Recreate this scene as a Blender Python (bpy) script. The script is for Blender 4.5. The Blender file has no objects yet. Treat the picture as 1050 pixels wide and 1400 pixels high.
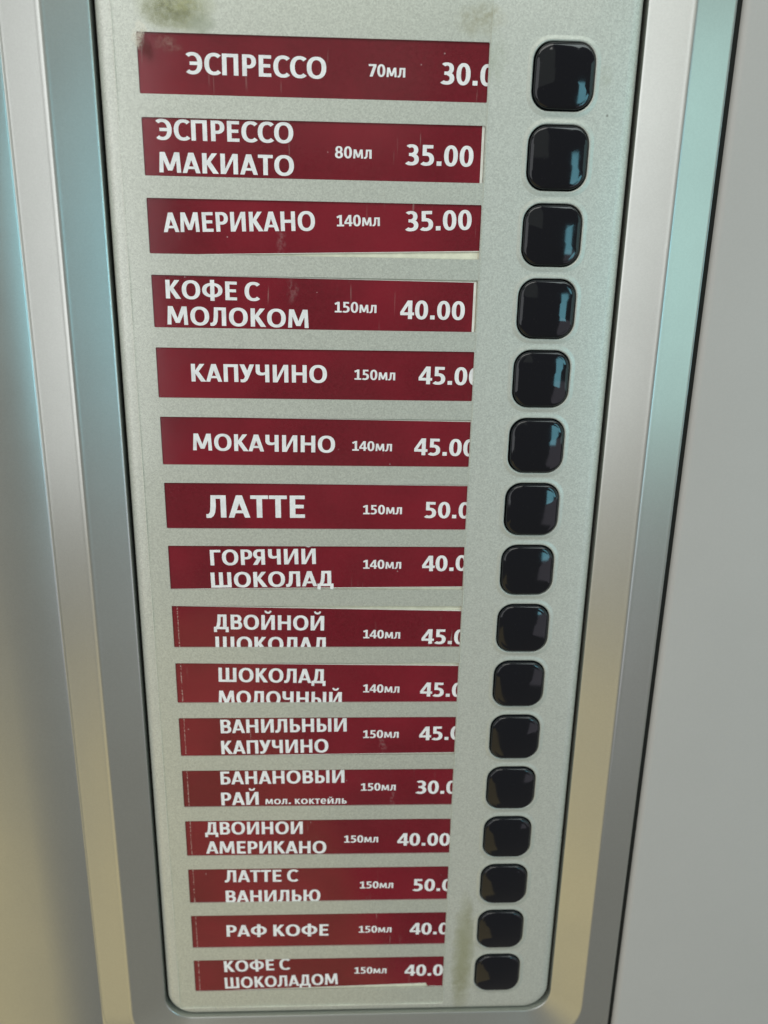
import bpy, bmesh, math, random
from mathutils import Matrix, Vector, Euler
from mathutils.geometry import delaunay_2d_cdt
R = math.radians
random.seed(7)
sc = bpy.context.scene
C = sc.collection
MM = 0.001
# panel frame: x right, y up, z out of the machine's front, in millimetres; row 0 of the menu starts at y = 0
WORLD = Matrix.Translation((0, 0, 1.45)) @ Matrix.Rotation(R(90), 4, 'X')

def P(x, y, z=0.0):
    return Vector((x * MM, y * MM, z * MM))

# ---------------------------------------------------------------- camera
cd = bpy.data.cameras.new('camera')
cam = bpy.data.objects.new('camera', cd)
C.objects.link(cam)
cd.sensor_fit = 'VERTICAL'
cd.sensor_height = 36.0
cd.lens = 1139.33166 / 1400 * 36.0
cam.matrix_world = WORLD @ Matrix.Translation(P(68.7393994, -66.2685738, 304.000060)) @ \
    Euler((-0.302460772, -0.0399238760, 0.0186579724), 'XYZ').to_matrix().to_4x4()
cd.clip_start = 0.01
cd.clip_end = 50
cd.dof.use_dof = True
cd.dof.focus_distance = 0.300
cd.dof.aperture_fstop = 11.0
sc.camera = cam

# ---------------------------------------------------------------- light of the room
sc.view_settings.view_transform = 'Standard'
sc.view_settings.look = 'None'
sc.view_settings.gamma = 1
sc.view_settings.exposure = 0
w = bpy.data.worlds.new('World')
sc.world = w
w.use_nodes = True
w.node_tree.nodes['Background'].inputs[0].default_value = (0.45, 0.42, 0.38, 1)
w.node_tree.nodes['Background'].inputs[1].default_value = 0.42

def lamp(name, pos, target, size, power, col, spread=180):
    l = bpy.data.lights.new(name, 'AREA')
    l.shape = 'RECTANGLE'
    l.size, l.size_y = size
    l.energy = power
    l.color = col
    l.spread = R(spread)
    o = bpy.data.objects.new(name, l)
    C.objects.link(o)
    p = WORLD @ P(*pos)
    t = WORLD @ P(*target)
    o.matrix_world = Matrix.Translation(p) @ (t - p).to_track_quat('-Z', 'Y').to_matrix().to_4x4()
    return o

lamp('window_light', (820, -120, 1204), (80, -150, 0), (0.165, 0.58), 1.6, (0.30, 0.82, 1.0))
lamp('ceiling_light', (-500, 1500, 1300), (80, -100, 0), (1.8, 1.0), 20.5, (1.0, 1.0, 0.94))
lamp('ceiling_light', (1100, 1500, 1100), (80, -100, 0), (1.2, 0.9), 14.0, (0.88, 1.0, 0.98))
lamp('left_room_light', (-770, 20, 1060), (80, -100, 0), (1.2, 1.1), 5.6, (0.95, 0.97, 1.0))
lamp('right_room_light', (1130, -10, 600), (80, -100, 0), (0.7, 0.7), 1.45, (0.56, 0.98, 0.97))
lamp('low_right_light', (900, -560, 900), (80, -150, 0), (0.6, 0.55), 0.60, (0.92, 0.86, 1.0))
lamp('low_warm_light', (-560, -1250, 900), (80, -250, 0), (1.4, 1.0), 2.0, (1.0, 0.78, 0.30))
lamp('cover_veil_light', (-60, 420, 1300), (60, 0, 0), (0.55, 0.66), 0.26, (0.90, 1.0, 0.88))  # invented source, added to lay a pale veil on the cover's top rows


# ---------------------------------------------------------------- materials
def mat(name):
    m = bpy.data.materials.new(name)
    m.use_nodes = True
    nt = m.node_tree
    return m, nt, nt.nodes['Principled BSDF'], nt.nodes['Material Output']

def N(nt, t, **kw):
    n = nt.nodes.new(t)
    for k, v in kw.items():
        setattr(n, k, v)
    return n

def math_(nt, op, a, b=None, clamp=False):
    n = N(nt, 'ShaderNodeMath', operation=op, use_clamp=clamp)
    for i, v in enumerate((a, b)):
        if v is None:
            continue
        if isinstance(v, (int, float)):
            n.inputs[i].default_value = v
        else:
            nt.links.new(v, n.inputs[i])
    return n.outputs[0]

def mixc(nt, fac, a, b, blend='MIX'):
    n = N(nt, 'ShaderNodeMix', data_type='RGBA', blend_type=blend)
    for s, v in ((n.inputs[0], fac), (n.inputs[6], a), (n.inputs[7], b)):
        if isinstance(v, (int, float)):
            s.default_value = v
        elif isinstance(v, tuple):
            s.default_value = v
        else:
            nt.links.new(v, s)
    return n.outputs[2]

def noise(nt, vec, scale, detail=2, rough=.5):
    n = N(nt, 'ShaderNodeTexNoise')
    n.inputs['Scale'].default_value = scale
    n.inputs['Detail'].default_value = detail
    n.inputs['Roughness'].default_value = rough
    nt.links.new(vec, n.inputs['Vector'])
    return n.outputs['Fac']

def ramp(nt, v, lo, hi):
    n = N(nt, 'ShaderNodeMapRange')
    n.inputs['From Min'].default_value = lo
    n.inputs['From Max'].default_value = hi
    nt.links.new(v, n.inputs['Value'])
    return n.outputs[0]

def blob(nt, sep, cx, cy, rx, ry, soft=0.5):
    """soft-edged ellipse in panel millimetres, 1 in the middle and 0 outside"""
    dx = math_(nt, 'DIVIDE', math_(nt, 'SUBTRACT', sep.outputs[0], cx * MM), rx * MM)
    dy = math_(nt, 'DIVIDE', math_(nt, 'SUBTRACT', sep.outputs[1], cy * MM), ry * MM)
    d = math_(nt, 'ADD', math_(nt, 'MULTIPLY', dx, dx), math_(nt, 'MULTIPLY', dy, dy))
    return ramp(nt, d, 1.0, soft)

def silver(name, base, metallic, rough, flake=0.10, grime=(), bump=0.15):
    m, nt, b, out = mat(name)
    tc = N(nt, 'ShaderNodeTexCoord')
    v = tc.outputs['Object']
    vor = N(nt, 'ShaderNodeTexVoronoi')
    vor.inputs['Scale'].default_value = 2300
    nt.links.new(v, vor.inputs['Vector'])
    sepc = N(nt, 'ShaderNodeSeparateColor')
    nt.links.new(vor.outputs['Color'], sepc.inputs[0])
    n1 = noise(nt, v, 1300, 3, .7)
    f = math_(nt, 'ADD', math_(nt, 'MULTIPLY', sepc.outputs[0], flake), math_(nt, 'MULTIPLY', n1, flake * 1.4))
    f = math_(nt, 'ADD', f, 1.0 - flake * 1.2)
    comb = N(nt, 'ShaderNodeCombineColor')
    for i in range(3):
        nt.links.new(f, comb.inputs[i])
    c = mixc(nt, 1.0, base, comb.outputs[0], 'MULTIPLY')
    wear = ramp(nt, noise(nt, v, 14, 5, .6), .35, .75)
    c = mixc(nt, math_(nt, 'MULTIPLY', wear, .16), c, tuple(x * .72 for x in base[:3]) + (1,))
    rr = math_(nt, 'ADD', math_(nt, 'MULTIPLY', wear, .06), rough)
    if grime:
        sp = N(nt, 'ShaderNodeSeparateXYZ')
        warp = N(nt, 'ShaderNodeTexNoise')
        warp.inputs['Scale'].default_value = 160
        warp.inputs['Detail'].default_value = 5
        nt.links.new(v, warp.inputs['Vector'])
        wv = N(nt, 'ShaderNodeVectorMath', operation='MULTIPLY_ADD')
        nt.links.new(warp.outputs['Color'], wv.inputs[0])
        wv.inputs[1].default_value = (.006, .006, 0)
        nt.links.new(v, wv.inputs[2])
        off = N(nt, 'ShaderNodeVectorMath', operation='SUBTRACT')
        nt.links.new(wv.outputs[0], off.inputs[0])
        off.inputs[1].default_value = (.003, .003, 0)
        nt.links.new(off.outputs[0], sp.inputs[0])
        fine = ramp(nt, noise(nt, v, 420, 4, .65), .30, .62)
        for (cx, cy, rx, ry, col, amt, soft, patchy) in grime:
            k = math_(nt, 'MULTIPLY', blob(nt, sp, cx, cy, rx, ry, soft), amt)
            if patchy:
                k = math_(nt, 'MULTIPLY', k, fine)
            c = mixc(nt, k, c, col)
            rr = math_(nt, 'ADD', rr, math_(nt, 'MULTIPLY', k, .25), True)
    nt.links.new(c, b.inputs['Base Color'])
    nt.links.new(rr, b.inputs['Roughness'])
    b.inputs['Metallic'].default_value = metallic
    bp = N(nt, 'ShaderNodeBump')
    bp.inputs['Strength'].default_value = bump
    bp.inputs['Distance'].default_value = .00006
    nt.links.new(math_(nt, 'ADD', sepc.outputs[1], n1), bp.inputs['Height'])
    nt.links.new(bp.outputs[0], b.inputs['Normal'])
    return m

GR = (.62, .68, .60, 1)
m_panel = silver('silver_panel_paint', (.592, .610, .556, 1), .45, .42, .24, grime=[
    (123.2, -374, 5.8, 37, (.29, .285, .15, 1), .72, .0, False),
    (122, -392, 4.5, 14, (.22, .20, .09, 1), .35, .0, True),
    (125, -352, 3.0, 8, (.24, .22, .11, 1), .35, .0, True),
    (13, 8, 14, 9, (.45, .46, .33, 1), .7, .15, False),
    (11, 6.5, 10, 5.5, (.26, .26, .15, 1), .8, .15, True),
    (15.0, 7.8, 3.6, 2.2, (.62, .61, .36, 1), .7, .0, True),
    (0.8, -.5, 2.4, 4.5, (.72, .70, .62, 1), .95, .5, True),
    (21, 2.5, 5.5, 3.0, (.30, .33, .25, 1), .5, .2, False),
    (111, 6.5, 9, 6, (.36, .34, .24, 1), .7, .1, True),
    (117, -5, 4, 9, (.33, .36, .28, 1), .45, .1, True),
    (155.5, -21, .8, .6, (.10, .11, .09, 1), .6, .3, False),
    (153, -9, 3, 4, (.34, .37, .30, 1), .4, .2, True),
    (135.5, -270.2, 2.6, 1.0, (.62, .58, .42, 1), .9, .4, False),
])
m_frame = silver('satin_silver_moulding', (.60, .62, .585, 1), .92, .29, .05, bump=.07)
m_lip = silver('silver_lip_paint', (.56, .59, .535, 1), .45, .40, .16)
m_cab = silver('pale_grey_cabinet_paint', (.43, .425, .41, 1), .0, .45, .03, bump=.05)

def plain(name, col, rough=.5, spec=.5, metallic=0, coat=0):
    m, nt, b, out = mat(name)
    tc = N(nt, 'ShaderNodeTexCoord')
    k = ramp(nt, noise(nt, tc.outputs['Object'], 350, 4, .6), .3, .7)
    c = mixc(nt, k, tuple(x * .88 for x in col) + (1,), tuple(min(1, x * 1.08) for x in col) + (1,))
    nt.links.new(c, b.inputs['Base Color'])
    b.inputs['Roughness'].default_value = rough
    b.inputs['Specular IOR Level'].default_value = spec
    b.inputs['Metallic'].default_value = metallic
    b.inputs['Coat Weight'].default_value = coat
    b.inputs['Coat Roughness'].default_value = .05
    return m

m_gap = plain('dark_gap_fill', (.012, .013, .011), .7, .2)  # near-black fill, puts the shade inside the gaps into colour
m_cream = plain('cream_card_backing', (.80, .79, .64), .6)
m_edge = plain('white_card_edge', (.80, .79, .74), .6)
m_white = plain('white_print', (.90, .90, .93), .45, .3)
m_body = plain('dark_sheet_metal', (.10, .10, .10), .5)

# dark red printed card: toner grain, tiny pinholes, broad brighter patches that paint in reflections
def red_print(name, marked):
    m, nt, b, out = mat(name)
    tc = N(nt, 'ShaderNodeTexCoord')
    oi = N(nt, 'ShaderNodeObjectInfo')
    add = N(nt, 'ShaderNodeVectorMath', operation='ADD')
    nt.links.new(tc.outputs['Object'], add.inputs[0])
    nt.links.new(oi.outputs['Location'], add.inputs[1])
    v = add.outputs[0]
    g = ramp(nt, noise(nt, v, 900, 3, .6), .3, .7)
    c = mixc(nt, g, (.135, .0035, .0115, 1), (.178, .0060, .017, 1))
    big = ramp(nt, noise(nt, v, 22, 3, .5), .4, .7)
    c = mixc(nt, math_(nt, 'MULTIPLY', big, .75), c, (.26, .0085, .024, 1))
    vor = N(nt, 'ShaderNodeTexVoronoi')
    vor.inputs['Scale'].default_value = 260
    nt.links.new(v, vor.inputs['Vector'])
    sc_ = N(nt, 'ShaderNodeSeparateColor')
    nt.links.new(vor.outputs['Color'], sc_.inputs[0])
    pin = math_(nt, 'MULTIPLY', math_(nt, 'LESS_THAN', vor.outputs['Distance'], .07),
            math_(nt, 'GREATER_THAN', sc_.outputs[0], .90))
    if marked:   # row of tiny pale nicks where the sheet was scored for cutting
        sx_ = N(nt, 'ShaderNodeSeparateXYZ')
        nt.links.new(tc.outputs['Object'], sx_.inputs[0])
        ln = math_(nt, 'LESS_THAN', math_(nt, 'ABSOLUTE', math_(nt, 'ADD', sx_.outputs[0], .0551)), .00022)
        dots = ramp(nt, noise(nt, v, 1500, 2, .5), .48, .56)
        c = mixc(nt, math_(nt, 'MULTIPLY', math_(nt, 'MULTIPLY', ln, dots), .7), c, (.55, .42, .38, 1))
    c = mixc(nt, math_(nt, 'MULTIPLY', pin, .6), c, (.55, .40, .42, 1))
    nt.links.new(c, b.inputs['Base Color'])
    b.inputs['Roughness'].default_value = .5
    b.inputs['Specular IOR Level'].default_value = .12
    return m
m_red, m_redm = red_print('dark_red_print', False), red_print('dark_red_scored_print', True)

# glossy black button plastic with faint dust and finger marks
m_black, nt, b, out = mat('glossy_black_plastic')
tc = N(nt, 'ShaderNodeTexCoord')
oi = N(nt, 'ShaderNodeObjectInfo')
add = N(nt, 'ShaderNodeVectorMath', operation='ADD')
nt.links.new(tc.outputs['Object'], add.inputs[0])
nt.links.new(oi.outputs['Location'], add.inputs[1])
v = add.outputs[0]
sm = ramp(nt, noise(nt, v, 90, 4, .6), .4, .75)
dust = ramp(nt, noise(nt, v, 2600, 2, .6), .68, .78)
nt.links.new(mixc(nt, math_(nt, 'MULTIPLY', dust, .12), (.0035, .0045, .0075, 1), (.25, .26, .25, 1)), b.inputs['Base Color'])
nt.links.new(math_(nt, 'ADD', math_(nt, 'MULTIPLY', sm, .08), .05), b.inputs['Roughness'])
b.inputs['IOR'].default_value = 1.5

# clear acrylic sheet: clear, with a soft fresnel sheen, hairline scratches and specks
m_clear, nt, b, out = mat('clear_acrylic')
nt.nodes.remove(b)
tr = N(nt, 'ShaderNodeBsdfTransparent')
tr.inputs[0].default_value = (.985, .99, .98, 1)
gl = N(nt, 'ShaderNodeBsdfGlossy')
lw = N(nt, 'ShaderNodeLayerWeight')
lw.inputs[0].default_value = .5
fres = math_(nt, 'ADD', math_(nt, 'MULTIPLY', math_(nt, 'POWER', lw.outputs['Facing'], 5.0), .94), .042)
tc = N(nt, 'ShaderNodeTexCoord')
v = tc.outputs['Object']
rg = math_(nt, 'ADD', math_(nt, 'MULTIPLY', ramp(nt, noise(nt, v, 60, 5, .6), .3, .8), .08), .08)
nt.links.new(rg, gl.inputs['Roughness'])
mx = N(nt, 'ShaderNodeMixShader')
nt.links.new(fres, mx.inputs[0])
nt.links.new(tr.outputs[0], mx.inputs[1])
nt.links.new(gl.outputs[0], mx.inputs[2])
df = N(nt, 'ShaderNodeBsdfDiffuse')
df.inputs[0].default_value = (.7, .7, .62, 1)
mp = N(nt, 'ShaderNodeMapping')
mp.inputs['Scale'].default_value = (900, 45, 1)
nt.links.new(v, mp.inputs[0])
scr = ramp(nt, noise(nt, mp.outputs[0], 1.0, 2, .5), .68, .78)
zone = ramp(nt, noise(nt, v, 30, 2, .5), .50, .62)
hair = math_(nt, 'MULTIPLY', math_(nt, 'MULTIPLY', scr, zone), .22)
film = math_(nt, 'MULTIPLY', ramp(nt, noise(nt, v, 18, 4, .6), .35, .8), .010)
mx2 = N(nt, 'ShaderNodeMixShader')
nt.links.new(math_(nt, 'ADD', hair, film), mx2.inputs[0])
nt.links.new(mx.outputs[0], mx2.inputs[1])
nt.links.new(df.outputs[0], mx2.inputs[2])
sp = N(nt, 'ShaderNodeSeparateXYZ')
wn = N(nt, 'ShaderNodeTexNoise')
wn.inputs['Scale'].default_value = 220
wn.inputs['Detail'].default_value = 5
nt.links.new(v, wn.inputs['Vector'])
wv = N(nt, 'ShaderNodeVectorMath', operation='MULTIPLY_ADD')
nt.links.new(wn.outputs['Color'], wv.inputs[0])
wv.inputs[1].default_value = (.005, .005, 0)
nt.links.new(v, wv.inputs[2])
wo = N(nt, 'ShaderNodeVectorMath', operation='SUBTRACT')
nt.links.new(wv.outputs[0], wo.inputs[0])
wo.inputs[1].default_value = (.0025, .0025, 0)
nt.links.new(wo.outputs[0], sp.inputs[0])
patch = ramp(nt, noise(nt, v, 900, 4, .65), .42, .60)
sh = mx2.outputs[0]
for (cx, cy, rx, ry, col, amt, patchy) in (
        (1.2, -2.0, 2.2, 3.6, (.66, .62, .52, 1), .75, True), (3.6, -5.2, 2.6, 3.4, (.10, .025, .02, 1), .45, False),
        (10.5, -3.4, 4.5, 2.6, (.50, .36, .30, 1), .30, True), (45, -63, 2.0, 5.5, (.9, .85, .82, 1), .08, True),
        (48.5, -80, 2.2, 5.0, (.9, .85, .82, 1), .08, True), (84, -263, 1.4, 7, (.9, .85, .8, 1), .10, True),
        (89, -290, 1.2, 7, (.9, .85, .8, 1), .09, True), (13, 6.5, 12, 6, (.33, .34, .20, 1), .45, True),
        (14, 9, 8, 4, (.60, .60, .38, 1), .35, True)):
    d2 = N(nt, 'ShaderNodeBsdfDiffuse')
    d2.inputs[0].default_value = col
    k = math_(nt, 'MULTIPLY', blob(nt, sp, cx, cy, rx, ry, .0), amt)
    if patchy:
        k = math_(nt, 'MULTIPLY', k, patch)
    m3 = N(nt, 'ShaderNodeMixShader')
    nt.links.new(k, m3.inputs[0])
    nt.links.new(sh, m3.inputs[1])
    nt.links.new(d2.outputs[0], m3.inputs[2])
    sh = m3.outputs[0]
nt.links.new(sh, out.inputs[0])

# polished sawn edge of the acrylic: pale, half see-through
m_acedge, nt, b, out = mat('acrylic_cut_edge')
nt.nodes.remove(b)
tr = N(nt, 'ShaderNodeBsdfTransparent')
df = N(nt, 'ShaderNodeBsdfDiffuse')
df.inputs[0].default_value = (.86, .88, .80, 1)
mx = N(nt, 'ShaderNodeMixShader')
tc = N(nt, 'ShaderNodeTexCoord')
nt.links.new(math_(nt, 'ADD', math_(nt, 'MULTIPLY', ramp(nt, noise(nt, tc.outputs['Object'], 40, 3, .5), .35, .7), .6), .25), mx.inputs[0])
nt.links.new(tr.outputs[0], mx.inputs[1])
nt.links.new(df.outputs[0], mx.inputs[2])
nt.links.new(mx.outputs[0], out.inputs[0])

# ---------------------------------------------------------------- mesh helpers (all in panel millimetres)
def obj(name, verts, faces, m, parent=None, smooth=False, local=None):
    me = bpy.data.meshes.new(name)
    me.from_pydata([Vector(v) * MM for v in verts], [], faces)
    bm = bmesh.new()
    bm.from_mesh(me)
    bmesh.ops.remove_doubles(bm, verts=bm.verts, dist=1e-7)
    bmesh.ops.recalc_face_normals(bm, faces=bm.faces)
    bm.to_mesh(me)
    bm.free()
    ms = m if isinstance(m, (list, tuple)) else [m]
    for x in ms:
        me.materials.append(x)
    if smooth:
        for p in me.polygons:
            p.use_smooth = True
        me.set_sharp_from_angle(angle=R(smooth))
    o = bpy.data.objects.new(name, me)
    C.objects.link(o)
    if parent is not None:
        o.parent = parent
    if local is not None:
        o.matrix_local = local
    return o

def empty(name, x, y, z=0, rot=0.0):
    o = bpy.data.objects.new(name, None)
    o.empty_display_size = .01
    C.objects.link(o)
    o.matrix_world = WORLD @ Matrix.Translation(P(x, y, z)) @ Matrix.Rotation(rot, 4, 'Z')
    return o

def rrect(x0, y0, x1, y1, r, n=8):
    """rounded rectangle, counter-clockwise; always 4*(n+1) points so loops can be bridged"""
    pts = []
    for cx, cy, a0 in ((x1 - r, y1 - r, 0), (x0 + r, y1 - r, 90), (x0 + r, y0 + r, 180), (x1 - r, y0 + r, 270)):
        for i in range(n + 1):
            a = R(a0 + 90 * i / n)
            pts.append((cx + r * math.cos(a), cy + r * math.sin(a)))
    return pts

def loft(loops):
    """loops: list of (points2d, z); equal point counts"""
    vs, fs = [], []
    n = len(loops[0][0])
    for pts, z in loops:
        vs += [(x, y, z) for x, y in pts]
    for k in range(len(loops) - 1):
        for i in range(n):
            j = (i + 1) % n
            fs.append((k * n + i, k * n + j, (k + 1) * n + j, (k + 1) * n + i))
    return vs, fs

def cap(outer, holes, z):
    """flat face with holes, triangulated"""
    pts, edges = [], []
    for lp in [outer] + holes:
        b0 = len(pts)
        pts += [Vector(p) for p in lp]
        edges += [(b0 + i, b0 + (i + 1) % len(lp)) for i in range(len(lp))]
    v, e, f, *_ = delaunay_2d_cdt(pts, edges, [], 2, 1e-5)
    fs = []
    def inside(px, py, lp):
        c = False
        for i in range(len(lp)):
            (ax, ay), (bx, by) = lp[i], lp[i - 1]
            if (ay > py) != (by > py) and px < (bx - ax) * (py - ay) / (by - ay) + ax:
                c = not c
        return c
    for t in f:
        cx = sum(v[i][0] for i in t) / len(t)
        cy = sum(v[i][1] for i in t) / len(t)
        if inside(cx, cy, outer) and not any(inside(cx, cy, h) for h in holes):
            fs.append(tuple(t))
    return [(p[0], p[1], z) for p in v], fs

def join(*parts):
    vs, fs = [], []
    for v, f in parts:
        k = len(vs)
        vs += list(v)
        fs += [tuple(i + k for i in t) for t in f]
    return vs, fs

# ---------------------------------------------------------------- bold condensed sans lettering, drawn stroke by stroke
def arc(cx, cy, rx, ry, tv, th, a0=0, a1=360, n=30, e=2.25):
    """curved stroke as a strip of quads; superelliptic, tv/th = stroke at the sides / at top and bottom"""
    q = []
    def pt(a, ax, ay):
        c_, s_ = math.cos(a), math.sin(a)
        return (cx + ax * math.copysign(abs(c_) ** (2 / e), c_), cy + ay * math.copysign(abs(s_) ** (2 / e), s_))
    for i in range(n):
        a, b_ = R(a0 + (a1 - a0) * i / n), R(a0 + (a1 - a0) * (i + 1) / n)
        q.append([pt(a, rx, ry), pt(b_, rx, ry), pt(b_, rx - tv, ry - th), pt(a, rx - tv, ry - th)])
    return q

def rc(x0, y0, x1, y1):
    return [(x0, y0), (x1, y0), (x1, y1), (x0, y1)]

def mir(polys, w_):
    return [[(w_ - x, y) for x, y in p] for p in polys]

def bowl(x0, x1, y0, y1, S, T):
    xm = x1 - min((y1 - y0) / 2, (x1 - x0) * .62)
    return [rc(x0, y0, xm, y0 + T), rc(x0, y1 - T, xm, y1)] + \
        arc(xm, (y0 + y1) / 2, x1 - xm, (y1 - y0) / 2, S, T, -90, 90, 18)

def glyph(ch, S, T):
    """polygons, advance width, left and right bearing; cap height 1"""
    D = .085
    if ch == 'Г': return [rc(0, 0, S, 1), rc(0, 1 - T, .55, 1)], .55, D, .02
    if ch == 'Е': return [rc(0, 0, S, 1), rc(0, 1 - T, .54, 1), rc(0, 0, .54, T), rc(0, .43, .50, .43 + T)], .54, D, .05
    if ch in 'П': return [rc(0, 0, S, 1), rc(.70 - S, 0, .70, 1), rc(0, 1 - T, .70, 1)], .70, D, D
    if ch == 'Н': return [rc(0, 0, S, 1), rc(.72 - S, 0, .72, 1), rc(0, .5 - T / 2, .72, .5 + T / 2)], .72, D, D
    if ch in 'ИЙй':
        p = [rc(0, 0, S, 1), rc(.75 - S, 0, .75, 1), [(S * .4, 0), (S * 1.12, 0), (.75 - S * .4, 1), (.75 - S * 1.12, 1)]]
        if ch != 'И':
            p += arc(.375, 1.30, .19, .20, .10, .12, 180, 360, 12)
        return p, .75, D, D
    if ch in 'Кк':
        k = .02 if ch == 'К' else .0
        return [rc(0, 0, S, 1), [(S * .9, .44), (S * .9, .60), (.42, 1), (.65, 1), (.33, .53)],
                [(S * .9, .60), (.35, .60), (.70, 0), (.455, 0), (S * .95, .46)]], .70, D, .0
    if ch in 'Лл':
        return [rc(.70 - S, 0, .70, 1), rc(.16, 1 - T, .70, 1),
                [(.16, 1), (.16 + S * .88, 1), (.335, .5), (.30, .22), (.24, .07), (.14, -.015), (.02, -.02), (-.02, 0),
                 (-.02, .15), (.06, .16), (.115, .24), (.14, .5)]], .70, .02, D
    if ch == 'Д':
        return [rc(-.02, 0, .80, T), rc(-.02, -.20, .15, .05), rc(.63, -.20, .80, .05), rc(.69 - S, .05, .69, 1), rc(.20, 1 - T, .69, 1),
                [(.05, .1), (.27, .1), (.345, .35), (.385, 1), (.20, 1), (.175, .5), (.13, .25)]], .80, .03, .03
    if ch in 'Мм':
        wd = .94
        h = [[(.0, 0), (S * .92, 0), (.06 + S * .72, 1), (.05, 1)], [(.05, 1), (.07 + S, 1), (wd / 2 + .085, .10), (wd / 2 - .095, .10)]]
        return h + mir(h, wd), wd, .06, .06
    if ch == 'А':
        h = [[(0, 0), (S * .96, 0), (.495, 1), (.275, 1)]]
        return h + mir(h, .77) + [rc(.15, .20, .62, .20 + T * .80)], .77, .0, .0
    if ch in 'Тт': return [rc(.32 - S / 2, 0, .32 + S / 2, 1), rc(0, 1 - T, .64, 1)], .64, .015, .015
    if ch == 'У':
        return [[(.475, 1), (.69, 1), (.42, .26), (.34, .09), (.24, 0), (.12, -.02), (.02, -.005), (.02, .15), (.12, .145), (.19, .19), (.24, .32)],
                [(-.01, 1), (.215, 1), (.42, .48), (.28, .27), (.235, .32)]], .69, .0, .0
    if ch == 'Ч':
        return [rc(.65 - S, 0, .65, 1), [(0, 1), (S, 1), (S, .66), (.22, .575), (.28, .545), (.36, .545), (.50, .59), (.50, .45),
                (.36, .395), (.23, .385), (.11, .415), (.03, .49), (0, .60)]], .65, .07, D
    if ch == 'Ш': return [rc(0, 0, S, 1), rc(.515 - S / 2, 0, .515 + S / 2, 1), rc(1.03 - S, 0, 1.03, 1), rc(0, 0, 1.03, T)], 1.03, D, D
    if ch in 'Оо':
        return arc(.425, .5, .425, .515, S * 1.03, T, 0, 360, 44), .85, .045, .045
    if ch == 'С': return arc(.42, .5, .42, .515, S * 1.03, T, 47, 313, 36), .66, .045, .02
    if ch == 'Э': return mir(arc(.42, .5, .42, .515, S * 1.03, T, 50, 310, 36), .66) + [rc(.12, .5 - T / 2, .55, .5 + T / 2)], .66, .03, .045
    if ch == 'Ю':
        return [rc(0, 0, S, 1), rc(0, .5 - T / 2, .42, .5 + T / 2)] + arc(.70, .5, .36, .515, S, T, 0, 360, 40), 1.06, D, .045
    if ch == 'Ф':
        return [rc(.47 - S / 2, -.06, .47 + S / 2, 1.06)] + arc(.47, .51, .47, .385, S, T * .9, 0, 360, 44), .94, .045, .045
    if ch == 'Р': return [rc(0, 0, S, 1)] + bowl(0, .60, .36, 1, S, T * .95), .60, D, .03
    if ch == 'Я':
        return mir([rc(0, 0, S, 1)] + bowl(0, .61, .38, 1, S, T * .95) + [[(.17, .45), (.40, .45), (.64, 0), (.40, 0)]], .63), .65, .0, D
    if ch in 'Ьь': return [rc(0, 0, S, 1)] + bowl(0, .60, 0, .60, S, T * .95), .60, D, .035
    if ch == 'Ы': return [rc(0, 0, S, 1)] + bowl(0, .58, 0, .60, S, T * .95) + [rc(.67, 0, .67 + S, 1)], .67 + S, D, D
    if ch == 'Б': return [rc(0, 0, S, 1), rc(0, 1 - T, .54, 1)] + bowl(0, .60, 0, .60, S, T * .95), .60, D, .04
    if ch == 'В': return [rc(0, 0, S, 1)] + bowl(0, .60, .46, 1, S, T * .88) + bowl(0, .635, 0, .56, S, T * .95), .635, D, .04
    if ch == 'е': return arc(.36, .5, .36, .515, S, T, 20, 322, 34) + [rc(.08, .43, .71, .43 + T * .9)], .72, .05, .04
    # figures
    if ch == '0': return arc(.30, .485, .30, .50, S * .98, T, 0, 360, 40), .60, .04, .04
    if ch == '1': return [rc(.24, 0, .24 + S, .97), rc(.04, 0, .60, T * .95), [(.28, .97), (.02, .84), (.08, .68), (.27, .78)]], .60, .03, .02
    if ch == '3':
        return arc(.26, .715, .29, .27, S * .95, T * .9, -80, 138, 22) + arc(.25, .275, .335, .29, S, T, -138, 85, 24) + \
            [rc(.15, .43, .32, .43 + T * .92)], .59, .04, .04
    if ch == '4': return [rc(.36, 0, .36 + S * .95, .97), rc(.0, .20, .64, .20 + T * .95),
                          [(.0, .20), (.0, .37), (.335, .97), (.54, .97), (.40, .78), (.15, .33)]], .64, .0, .0
    if ch == '5': return [rc(.07, .97 - T, .53, .97), rc(.07, .46, .07 + S * .9, .97), rc(.07, .46, .26, .46 + T)] + \
        arc(.23, .305, .345, .32, S, T, -133, 88, 26), .59, .04, .04
    if ch == '7': return [rc(0, .97 - T, .57, .97), [(.07, 0), (.295, 0), (.57, .80), (.57, .97), (.36, .90)]], .57, .035, .02
    if ch == '8': return arc(.30, .715, .265, .27, S * .9, T * .85, 0, 360, 32) + arc(.30, .27, .30, .285, S * .95, T * .9, 0, 360, 34), .60, .035, .035
    if ch == '.': return [rc(.0, 0, .21, .21)] , .21, .065, .065
    return [], .26, 0, 0

LOW = 'молктейь'
def lettering(text, width, capH, fat=1.0):
    """polygons of a line of text fitted to its width; baseline at y = 0"""
    x = 0
    out = []
    for k, ch in enumerate(text):
        low = ch in LOW
        S, T = .198 * fat, .158 * fat
        if low:
            S, T = S * 1.12, T * 1.22
        polys, wd, l, r_ = glyph(ch, S, T)
        sx, sy = (.80, .74) if low else (1, 1)
        if k:
            x += l * (.9 if low else 1)
        out.append([[(x + px * sx, py * sy) for px, py in p] for p in polys])
        x += wd * sx + r_
        last = r_
    x -= last
    kx = width / x
    res = []
    for g_ in out:
        if g_:
            res.append([[(px * kx, py * capH) for px, py in p] for p in g_])
    return res

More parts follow.
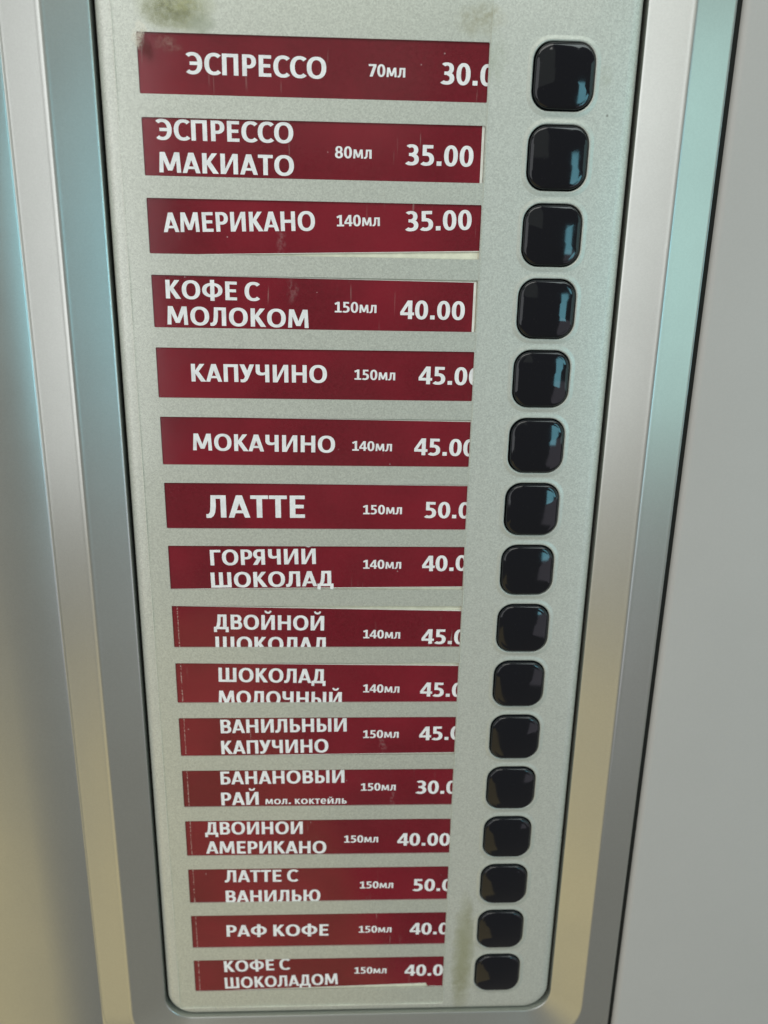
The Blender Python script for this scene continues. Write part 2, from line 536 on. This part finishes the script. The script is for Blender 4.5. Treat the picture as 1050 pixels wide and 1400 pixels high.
def letters_mesh(name, lines, z, parent):
    """lines: (x, y, angle, glyph polygons); every glyph's strokes are merged into one flat shape"""
    vs, fs = [], []
    for x, y, ang, glyphs in lines:
        ca, sa = math.cos(ang), math.sin(ang)
        for g_ in glyphs:
            pts, faces = [], []
            for poly in g_:
                area = sum(poly[i - 1][0] * poly[i][1] - poly[i][0] * poly[i - 1][1] for i in range(len(poly)))
                if area < 0:
                    poly = poly[::-1]
                faces.append(list(range(len(pts), len(pts) + len(poly))))
                pts += [Vector(p) for p in poly]
            v_, e_, f_, _a, _b, src = delaunay_2d_cdt(pts, [], faces, 0, 1e-4)
            f_ = [t for t, s in zip(f_, src) if s]
            k = len(vs)
            vs += [(x + p[0] * ca - p[1] * sa, y + p[0] * sa + p[1] * ca, z) for p in v_]
            fs += [tuple(i + k for i in t) for t in f_]
    me = bpy.data.meshes.new(name)
    me.from_pydata([Vector(v_) * MM for v_ in vs], [], fs)
    me.materials.append(m_white)
    o = bpy.data.objects.new(name, me)
    C.objects.link(o)
    o.parent = parent
    return o

PITCH, WW, WH = 25.0, 114.3, 18.0
BX, BY = 139.4, -9.5            # first button's centre
PL, PR, PB, PT = -13.2, 164.6, -407.5, 34.0   # selection panel outline

# ================================================================ the machine
machine = empty('vending_machine', 75, -560, 0)
machine['label'] = 'silver coffee vending machine front with raised ridge frame, price windows and black push buttons'
machine['category'] = 'vending machine'
INV = (machine.matrix_world.inverted() @ WORLD)

def part(name, data, m, parent=None, smooth=False):
    o = obj(name, data[0], data[1], m, None, smooth)
    if parent is None:
        o.parent = machine
        o.matrix_local = INV.copy()
    else:
        o.parent = parent
    return o

# --- raised moulding round the panel: two sloping faces meeting in a soft ridge
def off(d, r):
    return rrect(PL - d, PB - d, PR + d, PT + d, r, 10)
PK = 5.0
def rise(d):
    return PK * (d - 1.6) / 13.7
prof = [(1.0, 12, -6), (1.0, 12, -.7), (1.08, 12.1, -.3), (1.3, 12.3, -.12), (1.6, 12.6, .0)]
prof += [(d, 12 + (d - 1) * .7, rise(d)) for d in (2.0, 2.6, 8.0, 13.4, 14.1)]
prof += [(14.8, 21.6, PK - .13), (15.3, 22, PK - .07), (15.8, 22.5, PK - .13)]
prof += [(d, 12 + (d - 1) * .78, rise(30.6 - d)) for d in (16.5, 17.2, 23.0, 28.4, 29.2)]
prof += [(29.8, 34.6, -.25), (30.2, 35.0, -.6), (30.4, 35.4, -1.0)]
loops = [(off(d, r), z) for d, r, z in prof]
XL = PL - 30.6
outer = rrect(XL, -600, 195.1, 190, .2, 10)
ridge = loft(loops)
face = cap(outer, [off(30.4, 35.4)], -1.0)
side = loft([(outer, -1.0), (rrect(XL, -600.1, 195.4, 190.1, .2, 10), -1.5), (rrect(XL, -600.1, 195.5, 190.1, .2, 10), -24)])
part('front_moulding', join(ridge, face, side), m_frame, smooth=30)
# the front swells outwards again left of the ridge
wing = [(XL, -24), (XL, -1.0), (XL - .6, -.6), (XL - 20, 4.2), (XL - 50, 11.2), (XL - 54, 11.9), (XL - 60, 12.2), (-190, 12.2), (-190.5, 11.7), (-190.5, -24)]
wv = [(x, y, z) for y in (-600, -400, -200, 0, 190) for x, z in wing]
wf = [(r_ * 10 + k, r_ * 10 + k + 1, (r_ + 1) * 10 + k + 1, (r_ + 1) * 10 + k) for r_ in range(4) for k in range(9)]
wf += [tuple(range(10)), tuple(range(40, 50))]
part('side_moulding', (wv, wf), m_frame, smooth=30)
part('recess_floor', cap(off(3, 12), [], -5.0), m_gap)

# --- cabinet panel beyond the seam
X0 = 197.3
c0 = [(rrect(X0, -600, 420, 190, 1, 4), -24), (rrect(X0, -600, 420, 190, 1, 4), -2.4), (rrect(X0 + .35, -599.6, 419.6, 189.6, 1, 4), -1.2),
      (rrect(X0 + 1.2, -598.8, 418.8, 188.8, 1, 4), -.35), (rrect(X0 + 2.6, -597.5, 417.5, 187.5, 1, 4), 0)]
part('cabinet_panel', join(loft(c0), cap(rrect(X0 + 2.6, -597.5, 417.5, 187.5, 1, 4), [], 0)), m_cab, smooth=40)
part('seam_dark_strip', join(loft([(rrect(195.2, -600, 198.2, 190, .5, 4), -26), (rrect(195.2, -600, 198.2, 190, .5, 4), -2.2)]),
                         cap(rrect(195.2, -600, 198.2, 190, .5, 4), [], -2.2)), m_gap)  # black strip added so the open seam reads as dark as deep shade
bx0 = rrect(-188, -598, 418, 188, 2, 4)
part('cabinet_body', join(loft([(bx0, -24.5), (bx0, -420)]), cap(bx0, [], -24.5), cap(bx0, [], -420)), m_body)

# --- selection panel with window and button cut-outs
holes, bholes = [], []
for i in range(16):
    y = -PITCH * i
    holes.append(rrect(0, y - WH, WW, y, .35, 2))
    bholes.append(rrect(BX - 10.6, y + BY - 10.65, BX + 10.6, y + BY + 10.65, 6.2, 8))
TH = .45
fr_ = [(off(0, 12), -5.0), (off(0, 12), -3.0), (off(-.3, 11.8), -2.1), (off(-1.0, 11.4), -1.2), (off(-2.0, 10.8), -.5), (off(-3.1, 10), -.12), (off(-4.2, 9.2), 0)]
walls = [loft([(h, 0), (h, -TH)]) for h in holes] + [loft([(h, 0), (h, -4)]) for h in bholes]
panel = part('selection_panel', join(loft(fr_), cap(off(-4.2, 9.2), holes + bholes, 0), *walls), m_panel, smooth=35)
# cream carrier the slips slide over
part('slip_tray', cap(rrect(-5, -404, 118, 5, 1, 3), [], -.95), m_cream, parent=panel)
part('button_well', cap(rrect(BX - 14, -16 * PITCH + 2, BX + 14, 8, 1, 3), [], -3.9), m_gap, parent=panel)

# --- raised lip and domed cap of every button
def sq(h, r):
    return rrect(-h, -h * 1.005, h, h * 1.005, r, 8)
lip_loops = [(sq(10.4, 6.0), -1.2), (sq(10.4, 6.0), -.1), (sq(10.5, 6.1), .14), (sq(10.75, 6.3), .24), (sq(11.1, 6.6), .21), (sq(11.7, 6.95), .08), (sq(12.2, 7.3), .012)]
lip = obj('button_lip', *loft(lip_loops), m_lip, None, 60)
RD = 46.0
def dome():
    n = len(sq(9, 5))
    vs, fs = loft([(sq(10.0, 5.8), -3.5), (sq(10.0, 5.8), 2.0), (sq(9.9, 5.75), 2.5), (sq(9.7, 5.6), 2.9), (sq(9.3, 5.3), 3.15)])
    L = len(vs) // n
    ZT = 4.35
    steps = [1 - k / 14 for k in range(14)]
    for s in steps:
        for (x, y) in sq(8.8, 5.0):
            x, y = x * s, y * s
            vs.append((x, y, ZT - (x * x + y * y) / (2 * RD)))
    for k in range(L - 1, L + 13):
        for i in range(n):
            j = (i + 1) % n
            fs.append((k * n + i, k * n + j, (k + 1) * n + j, (k + 1) * n + i))
    vs.append((0, 0, ZT))
    c_ = len(vs) - 1
    k = L + 13
    for i in range(n):
        fs.append((k * n + i, k * n + (i + 1) % n, c_))
    return vs, fs
capo = obj('push_button', *dome(), m_black, None, 60)
for i in range(16):
    y = BY - PITCH * i
    for src in (lip, capo):
        o = src if i == 0 else src.copy()
        if i:
            C.objects.link(o)
        o.parent = panel
        z = random.uniform(-1.85, -1.6) if src is capo else 0
        rz = R(random.uniform(-.8, .8)) if src is capo else 0
        o.matrix_local = Matrix.Translation(P(BX + (random.uniform(-.12, .12) if src is capo else 0), y, z)) @ Matrix.Rotation(rz, 4, 'Z')

# --- clear acrylic sheet over the price windows, with its visible edges
ce = [(rrect(-7.5, -402.5, 114.9, 30, 1.2, 5), .03), (rrect(-7.5, -402.5, 114.9, 30, 1.2, 5), .45), (rrect(-7.35, -402.35, 114.75, 29.85, 1.1, 5), .6)]
cover = part('clear_cover', join(loft(ce), cap(ce[-1][0], [], .6)), [m_clear, m_acedge], parent=panel)
for p_ in cover.data.polygons:
    if abs(p_.normal.z) < .9:
        p_.material_index = 1

# ================================================================ the price slips
# per row: lettering as measured (kind, text, x, y below the window's top, width, cap height, tilt in degrees)
ROWS = [
   [('n', 'ЭСПРЕССО', 15.62, -11.77, 45.26, 6.63, -0.43), ('v', '70мл', 74.81, -10.99, 12.06, 3.67, -0.06), ('p', '30.00', 98.56, -12.67, 23.93, 6.51, -0.64)] ,
   [('n', 'ЭСПРЕССО', 4.71, -6.78, 45.12, 6.69, -0.09), ('n', 'МАКИАТО', 4.82, -16.85, 45.11, 6.72, -0.2), ('v', '80мл', 63.79, -11.08, 12.35, 3.64, 0.24), ('p', '35.00', 87.58, -12.72, 22.97, 6.51, -0.16)] ,
   [('n', 'АМЕРИКАНО', 5.15, -10.98, 51.87, 6.05, 1.65), ('v', '140мл', 64.32, -7.91, 14.91, 3.69, 1.59), ('p', '35.00', 88.14, -9.0, 22.68, 6.93, 2.34)] ,
   [('n', 'КОФЕ С', 4.6, -8.04, 32.43, 6.7, -0.6), ('n', 'МОЛОКОМ', 4.6, -16.97, 49.87, 6.44, -0.59), ('v', '150мл', 63.59, -11.86, 15.09, 3.79, -0.05), ('p', '40.00', 87.08, -13.77, 23.4, 6.85, -0.04)] ,
   [('n', 'КАПУЧИНО', 12.08, -12.06, 48.87, 6.45, 0.11), ('v', '150мл', 70.79, -10.65, 15.22, 3.71, -0.27), ('p', '45.00', 94.36, -11.95, 22.92, 6.39, -0.62)] ,
   [('n', 'МОКАЧИНО', 11.35, -12.54, 52.55, 6.36, -0.53), ('v', '140мл', 70.18, -12.13, 15.06, 3.91, -0.53), ('p', '45.00', 93.53, -13.6, 23.51, 6.44, -0.85)] ,
   [('n', 'ЛАТТЕ', 15.31, -13.72, 37.17, 8.85, 0.11), ('v', '150мл', 74.56, -12.05, 14.87, 3.95, 0.35), ('p', '50.00', 98.21, -13.38, 22.37, 6.17, -0.42)] ,
   [('n', 'ГОРЯЧИЙ', 15.86, -8.2, 40.71, 6.63, 1.05), ('n', 'ШОКОЛАД', 15.74, -17.52, 47.66, 6.13, 1.05), ('v', '140мл', 74.81, -9.38, 14.9, 3.66, 0.18), ('p', '40.00', 98.07, -10.38, 21.93, 6.42, 0.98)] ,
   [('n', 'ДВОЙНОЙ', 16.14, -10.21, 43.48, 6.65, -0.86), ('n', 'ШОКОЛАД', 16.32, -19.83, 44.74, 6.6, -0.5), ('v', '140мл', 75.14, -14.24, 15.01, 3.7, -0.66), ('p', '45.00', 98.79, -16.69, 22.0, 6.79, -0.91)] ,
   [('n', 'ШОКОЛАД', 16.94, -8.6, 43.22, 5.94, -1.08), ('n', 'МОЛОЧНЫЙ', 16.52, -18.97, 50.23, 6.05, -1.04), ('v', '140мл', 75.41, -13.66, 15.04, 3.86, -0.87), ('p', '45.00', 98.95, -15.61, 21.86, 6.41, -1.13)] ,
   [('n', 'ВАНИЛЬНЫЙ', 16.88, -7.47, 52.03, 6.36, 0.59), ('n', 'КАПУЧИНО', 16.8, -17.41, 44.5, 6.3, 0.69), ('v', '150мл', 75.65, -10.12, 15.01, 3.84, 0.28), ('p', '45.00', 99.29, -11.33, 21.6, 6.65, 0.54)] ,
   [('n', 'БАНАНОВЫЙ', 15.9, -7.54, 52.21, 6.28, 0.44), ('n', 'РАЙ', 15.8, -17.91, 15.83, 6.21, 0.69), ('s', 'мол. коктейль', 34.43, -17.57, 34.67, 4.21, -0.02), ('v', '150мл', 74.99, -10.85, 15.02, 3.82, 0.12), ('p', '30.00', 98.54, -12.56, 21.78, 6.76, -0.59)] ,
   [('n', 'ДВОЙНОЙ', 8.35, -7.31, 41.82, 5.98, -0.23), ('n', 'АМЕРИКАНО', 8.23, -17.15, 52.05, 6.08, -0.61), ('v', '150мл', 67.93, -12.26, 15.01, 3.8, -0.05), ('p', '40.00', 91.3, -14.11, 22.87, 6.87, -0.79)] ,
   [('n', 'ЛАТТЕ С', 15.84, -7.94, 31.81, 6.44, -0.23), ('n', 'ВАНИЛЬЮ', 15.76, -18.82, 41.86, 6.55, -0.2), ('v', '150мл', 75.03, -11.69, 15.17, 3.96, -0.21), ('p', '50.00', 98.75, -13.48, 22.04, 7.15, -0.97)] ,
   [('n', 'РАФ КОФЕ', 15.4, -12.23, 45.79, 6.95, -0.39), ('v', '150мл', 74.77, -11.17, 14.97, 4.11, -0.36), ('p', '40.00', 98.11, -12.67, 21.78, 7.43, -0.61)] ,
   [('n', 'КОФЕ С', 13.64, -7.65, 29.75, 6.75, 1.55), ('n', 'ШОКОЛАДОМ', 13.61, -17.27, 51.96, 6.85, 1.47), ('v', '150мл', 72.97, -9.66, 14.9, 4.05, -0.5), ('p', '40.00', 96.4, -11.49, 21.16, 7.28, -0.75)] ,
]

# paper shape per row: top edge (left, right), bottom edge (left, right) relative to the window's top, right edge x
SHAPE = {0: (1.2, 1.0, -19, -19.4, 117), 1: (1.2, .6, -19, -19.4, 113.25), 2: (-.0, 2.5, -18.5, -15.0, 117), 3: (-.1, -.85, -19, -19.8, 113.0),
         4: (1, 1, -19, -19, 117), 5: (.1, -.85, -19, -20, 117), 6: (.0, -.6, -19, -19.5, 117), 7: (1, 2.2, -18.0, -16.75, 117),
         8: (-.25, -2.4, -19.2, -21.4, 117), 9: (-.2, -1.7, -19.4, -21, 117), 10: (.6, 1.6, -18.2, -17.2, 117), 11: (.8, .8, -19, -18.8, 117),
         12: (.3, -.5, -19, -20, 117), 13: (.6, .3, -19, -19.2, 117), 14: (.6, .1, -19, -19.4, 117), 15: (.6, 3.4, -18.4, -15.8, 117)}
LABELS = [
    'topmost dark red paper slip reading ЭСПРЕССО 70мл 30.0 (espresso), beside the stained corner',
    'dark red slip reading ЭСПРЕССО МАКИАТО (espresso macchiato) 80мл 35.00, white strip at right edge, second window',
    'tilted dark red slip reading АМЕРИКАНО (americano) 35.00 with a cream wedge below its right end',
    'dark red slip reading КОФЕ С МОЛОКОМ (coffee with milk) 40.00, white strip at right edge, fourth window',
    'dark red slip reading one-line КАПУЧИНО (cappuccino) 150мл 45.00, fifth from the top',
    'dark red slip reading МОКАЧИНО (mochaccino) 140мл 45.00, just above the large-lettered ЛАТТЕ',
    'dark red slip reading ЛАТТЕ (latte) alone in the largest letters, with 50.0',
    'dark red slip reading ГОРЯЧИЙ ШОКОЛАД (hot chocolate) 40.0, cream line under its right end',
    'dark red slip reading ДВОЙНОЙ ШОКОЛАД (double chocolate), second line cut in half by the window',
    'dark red slip reading ШОКОЛАД МОЛОЧНЫЙ (milk chocolate) 140мл 45.0, tenth from the top',
    'dark red slip reading ВАНИЛЬНЫЙ КАПУЧИНО (vanilla cappuccino) 150мл 45.0, two lines',
    'dark red slip reading БАНАНОВЫЙ РАЙ (banana paradise) with small words мол. коктейль and 30.0',
    'dark red slip reading ДВОЙНОЙ АМЕРИКАНО (double americano) with the full price 40.00',
    'dark red slip reading ЛАТТЕ С ВАНИЛЬЮ (latte with vanilla) 50.0, third from bottom',
    'dark red slip reading РАФ КОФЕ (raf coffee) on one line, second from the bottom',
    'bottommost dark red slip, tilted, reading КОФЕ С ШОКОЛАДОМ (coffee with chocolate), cream below it',
]
KIND = {'n': 'drink_name', 'v': 'volume_text', 'p': 'price_text', 's': 'small_text'}
ZS = -.52
for i, row in enumerate(ROWS):
    tl, tr_, bl, br, xr = SHAPE[i]
    root = empty('price_slip', WW / 2, -PITCH * i - WH / 2, -.9)
    root['label'] = LABELS[i]
    root['category'] = 'price label'
    root['group'] = 'price slips in the selection panel windows'
    ox, oy = WW / 2, -WH / 2
    xl = -1.6
    n = 8
    quad = [(xl + (xr - xl) * k / n, bl + (br - bl) * k / n) for k in range(n + 1)] + [(xr + (xl - xr) * k / n, tr_ + (tl - tr_) * k / n) for k in range(n + 1)]
    if i == 15:   # torn notch in the lower edge
        quad = [(xl, bl), (106.5, -15.9), (107.2, -17.6), (xr, -17.9), (xr, tr_), (xl, tl)]
    q = [(x - ox, y - oy) for x, y in quad]
    # white card, then the printed red area a hair above it and slightly smaller
    mt, mb, mr = (.28, .22, .9)
    qw = [(x + (mr if x > 40 else 0), y + (mt if y > -oy - 8 else -mb)) for x, y in q]
    card = obj('card', *join(cap(qw, [], ZS + .9), loft([(qw, ZS + .9), (qw, ZS + .70)])), m_edge, root)
    obj('printed_field', *cap(q, [], ZS + .92), m_redm if i >= 8 else m_red, root)
    for (k, t, x, y, wd, h, ang) in row:
        if k in 'ns':
            y += {13: .55, 11: .35, 15: .2}.get(i, 0)
        if k == 'p':
            wd = 23.1
        if k == 'v' and len(t) == 5:
            wd = 15.0
        capH = {'v': 3.78, 'p': 6.62, 's': 3.55}.get(k, h)
        if k == 'n' and h < 8:
            capH = 6.35
        letters_mesh(KIND[k], [(x - ox, y - oy, R(ang), lettering(t, wd, capH, 1.0 if k in 'np' else .98))], ZS + .95, root)
